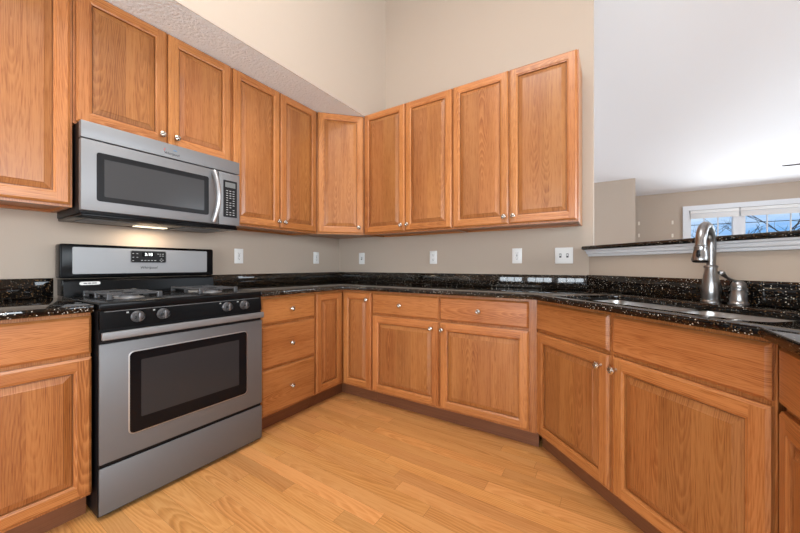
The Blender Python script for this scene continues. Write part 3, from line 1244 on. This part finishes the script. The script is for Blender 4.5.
# backguard: lower black slope, upper console
b = B()
b.prism([(.525, .9207), (.640, .9207), (.640, 1.006), (.548, 1.006), (.532, .995)][::1], .006, RW - .006, 'x')
bg = b.build('backguard', BLACK, rg, smooth=0)
b = B()
b.prism(rrect(.0, .084, -.0085, .0085, .0083, 8), -.001, .0007, 'y')
ba = b.build('oval_badge', WHITEP, bg)
ba.location = (.096 - .03, .5285, .984)
ba.rotation_euler.x = R(-8)
for i, (xa, xb) in enumerate(((.016, .030), (.033, .046), (.049, .068))):
    b = B()
    b.box(xa, xb, -.0016, -.0010, -.0018, .0024)
    o = b.build('badge_print', INK, bg, smooth=0, loc=ba.location)
    o.rotation_euler = ba.rotation_euler
b = B()
b.rbox(-.003, RW + .006, .552, .640, 1.012, 1.193, .010, 3)
cs = b.build('console', BLACK, rg)
b = B()
b.prism(rrect(.044, .722, 1.034, 1.177, .006), .5495, .5525, 'y')
sp = b.build('steel_fascia', FASCIA_LIT, cs)
b = B()
b.prism(rrect(.288, .474, 1.094, 1.170, .010), .5475, .5500, 'y')
b.build('display_surround', STEEL, cs)
b = B()
b.prism(rrect(.292, .470, 1.098, 1.166, .008), .5465, .5480, 'y')
dp = b.build('display', GREYB, cs)
b = B()
b.box(.345, .408, .5460, .5466, 1.132, 1.158)
b.build('screen', BLACK, cs, smooth=0)
letters('clock_digits', '3:18', .024, DIGIT, cs, (.3785, .5457, 1.1455))
b = B()
for i in range(5):
    b.box(.340 + .017 * i, .350 + .017 * i, .5460, .5466, 1.108, 1.112)
for x, z in ((.302, 1.150), (.302, 1.128), (.302, 1.108), (.322, 1.150), (.322, 1.128), (.428, 1.150), (.440, 1.150), (.454, 1.150), (.440, 1.138), (.454, 1.138), (.446, 1.120), (.440, 1.112), (.454, 1.112), (.446, 1.104)):
    b.box(x - .004, x + .004, .5460, .5466, z - .0016, z + .0016)
b.build('key_markings', KEYT, cs, smooth=0)
letters('maker_name', 'Whirlpool', .021, INK, cs, (.380, .5492, 1.066), shear=.25)

# ------------------------------------------------------------------ microwave
mw = thing('microwave', 'stainless over-the-range microwave under the short wall cabinet', 'microwave', (.0, -2.154, 0), R(90))
MF = -.418                                # local y of the front
b = B()
b.rbox(.004, .766, -.385, -.002, 1.327, 1.757, .003)
b.build('case', BLACKM, mw)
b = B()
b.rbox(.001, .768, MF, -.3855, 1.676, 1.754, .003)
vt = b.build('vent_trim', STEEL, mw)
b = B()
b.rbox(.001, .630, MF, -.3855, 1.338, 1.670, .003)
md = b.build('door', STEEL, mw)
b = B()
b.prism(rrect(.056, .571, 1.386, 1.618, .012), MF - .0015, MF - .0001, 'y')
wf = b.build('window_border', GREYB, md)
b = B()
b.prism(rrect(.084, .544, 1.410, 1.590, .004), MF - .0024, MF - .0016, 'y')
b.build('window', GLASSG, md)
b = B()
b.rbox(.6325, .768, MF, -.3855, 1.338, 1.670, .003)
kp = b.build('control_panel', STEEL, mw)
b = B()
b.prism(rrect(.660, .749, 1.388, 1.622, .004), MF - .0012, MF - .0001, 'y')
pad = b.build('keypad', GREYB, kp)
b = B()
b.box(.672, .738, MF - .0018, MF - .0013, 1.578, 1.610)
b.build('display', LCD, kp, smooth=0)
b = B()
for r_ in range(11):
    for q_ in range(3):
        if random.random() < .93:
            x = .678 + .021 * q_
            z = 1.556 - .0152 * r_
            b.box(x, x + .012, MF - .0017, MF - .0012, z - .002, z + .002)
b.build('key_markings', KEYT, kp, smooth=0)
# bowed handle
b = B()
hp = []
for i in range(15):
    u = i / 14
    z = 1.352 + u * .306
    bow = math.sin(math.pi * u)
    hp.append((.596 + .010 * bow, MF - .010 - .036 * bow ** .8, z))
b.tube(hp, [.012] * 15, 14, flat=1.4)
b.rbox(.588, .606, MF - .014, MF - .0002, 1.346, 1.366, .003)
b.rbox(.588, .606, MF - .014, MF - .0002, 1.644, 1.664, .003)
b.build('handle', POL, md)
# logo: red and blue swirl strokes over the name
for nm, m, x, a0_, a1_ in (('logo_swirl', LRED, .345, 100, 230), ('logo_swirl', LBLUE, .388, 20, 160)):
    b = B()
    pts = [(x + .010 * math.cos(R(a0_ + (a1_ - a0_) * i / 8)), MF - .0006, 1.714 + .008 * math.sin(R(a0_ + (a1_ - a0_) * i / 8))) for i in range(9)]
    b.tube(pts, [.0005 + .0016 * math.sin(math.pi * i / 8) for i in range(9)], 6)
    b.build(nm, m, vt)
letters('maker_name', 'Whirlpool', .018, INK, vt, (.372, MF - .0003, 1.699), shear=.25)
# underside: front lip, grease filters, cooktop lamp
b = B()
b.rbox(.006, .764, -.400, -.010, 1.312, 1.3265, .004)
up = b.build('bottom_plate', BLACK, mw)
for xa, xb in ((.05, .27), (.49, .71)):
    b = B()
    b.rbox(xa, xb, -.30, -.10, 1.308, 1.3118, .002)
    for i in range(9):
        x = xa + .02 + (xb - xa - .04) * i / 8
        b.box(x - .003, x + .003, -.29, -.11, 1.3065, 1.308)
    b.build('grease_filter', STEEL, up)
b = B()
b.rbox(.30, .46, -.15, -.09, 1.3085, 1.3118, .002)
b.build('lamp_lens', LENS, up)
lamp = area('cooktop_lamp', (.12, -2.154 + .38, 1.305), (0, 0, 0), .06, .16, 1.0, (1, .80, .58))

# ------------------------------------------------------------------ outlets and switches
def plate(loc, rotz, label, kind, w=.072, h=.116, group='white outlets and switches above the worktop', nm='wall_outlet', cat='outlet'):
    t = thing(nm, label, cat, loc, rotz, group)
    b = B()
    b.rbox(-w / 2, w / 2, -.006, -.0004, -h / 2, h / 2, .003, 2)
    pl = b.build('cover_plate', WHITEP, t)
    if kind == 'outlet':
        for z in (-.020, .020):
            b = B()
            b.prism(rrect(-.017, .017, z - .0145, z + .0145, .010), -.0085, -.0061, 'y')
            rc = b.build('receptacle', WHITEP, t)
            b = B()
            b.box(-.008, -.0055, -.0092, -.0086, z - .002, z + .008)
            b.box(.0055, .008, -.0092, -.0086, z - .001, z + .007)
            b.box(-.003, .003, -.0092, -.0086, z - .010, z - .005)
            b.build('slots', SLOT, rc, smooth=0)
    elif kind == 'decora':
        b = B()
        b.prism(rrect(-.0165, .0165, -.034, .034, .003), -.0080, -.0061, 'y')
        rc = b.build('receptacle', WHITEP, t)
        b = B()
        for z in (-.019, .019):
            b.box(-.008, -.0055, -.0086, -.0081, z - .002, z + .008)
            b.box(.0055, .008, -.0086, -.0081, z - .001, z + .007)
            b.box(-.003, .003, -.0086, -.0081, z - .010, z - .005)
        b.box(-.006, .006, -.0086, -.0081, -.003, .003)
        b.build('slots', SLOT, rc, smooth=0)
    else:
        xs = (-.023, .023) if kind == 'double' else (0,)
        for x in xs:
            b = B()
            b.box(x - .007, x + .007, -.0072, -.0061, -.0145, .0145)
            tg = b.build('switch_slot', SLOT, t, smooth=0)
            b = B()
            b.rbox(x - .0045, x + .0045, -.017, -.0073, -.003, .010, .002)
            b.build('toggle', WHITEP, t)
    return t


plate((0, -1.142, 1.154), R(90), 'white outlet on the left wall just right of the range backguard', 'decora')
plate((0, -.333, 1.156), R(90), 'white outlet plate on the left wall nearest the room corner', 'decora')
plate((.318, 0, 1.152), 0, 'white single toggle switch on the back wall nearest the room corner', 'toggle', nm='light_switch', cat='switch')
plate((1.142, 0, 1.152), 0, 'white duplex outlet on the back wall, second plate from the room corner', 'outlet')
plate((1.866, 0, 1.154), 0, 'white outlet on the back wall, just left of the double switch', 'decora')
plate((2.193, 0, 1.151), 0, 'wide white double toggle switch near the right end of the back wall', 'double', .117, nm='light_switch', cat='switch')

# small pale anchors left on the far wall
for x, z, lab in ((2.963, 1.902, 'upper left pale wall anchor on the far tan wall'), (2.963, 1.667, 'lower left pale wall anchor on the far tan wall'),
                  (3.470, 1.885, 'upper right pale wall anchor on the far tan wall, left of the window'), (3.470, 1.640, 'lower right pale wall anchor on the far tan wall, left of the window')):
    b = B()
    b.prism(rrect(-.014, .014, -.035, .035, .008), -.008, -.0005, 'y')
    o = b.build('wall_anchor', simple('anchor_cream', (.78, .72, .62), .6) if 'anchor_cream' not in D.materials else D.materials['anchor_cream'], loc=(x, YF, z))
    tag(o, lab, 'wall anchor', 'pale anchors on the far wall')

# ceiling fan of the living room: only a blade tip reaches into the picture
fan = thing('ceiling_fan', 'dark ceiling fan in the living room, one blade tip showing at the right edge', 'ceiling fan', (4.70, 2.5, 2.14))
zt = ceil_z(2.5) - 2.14
b = B()
b.tube([(0, 0, .10), (0, 0, zt - .02)], .013, 12)
b.build('rod', FANM, fan)
b = B()
b.lathe([(.02, zt - .09), (.065, zt - .02), (.065, zt - .0)], 20)
b.build('canopy', FANM, fan)
b = B()
b.lathe([(.03, -.10), (.08, -.07), (.11, -.02), (.11, .05), (.07, .09), (.02, .10)], 24)
b.build('motor', FANM, fan)
for k in range(5):
    b = B()
    a = R(180 + 72 * k)
    b.M = Matrix.Rotation(a, 4, 'Z') @ Matrix.Rotation(R(-15), 4, 'X')
    b.prism([(.16, -.05), (.64, -.065), (.67, -.04), (.67, .04), (.64, .065), (.16, .05)], -.004, .004, 'z')
    b.box(.08, .17, -.02, .02, -.003, .003)
    b.build('blade', FANM, fan, smooth=0)
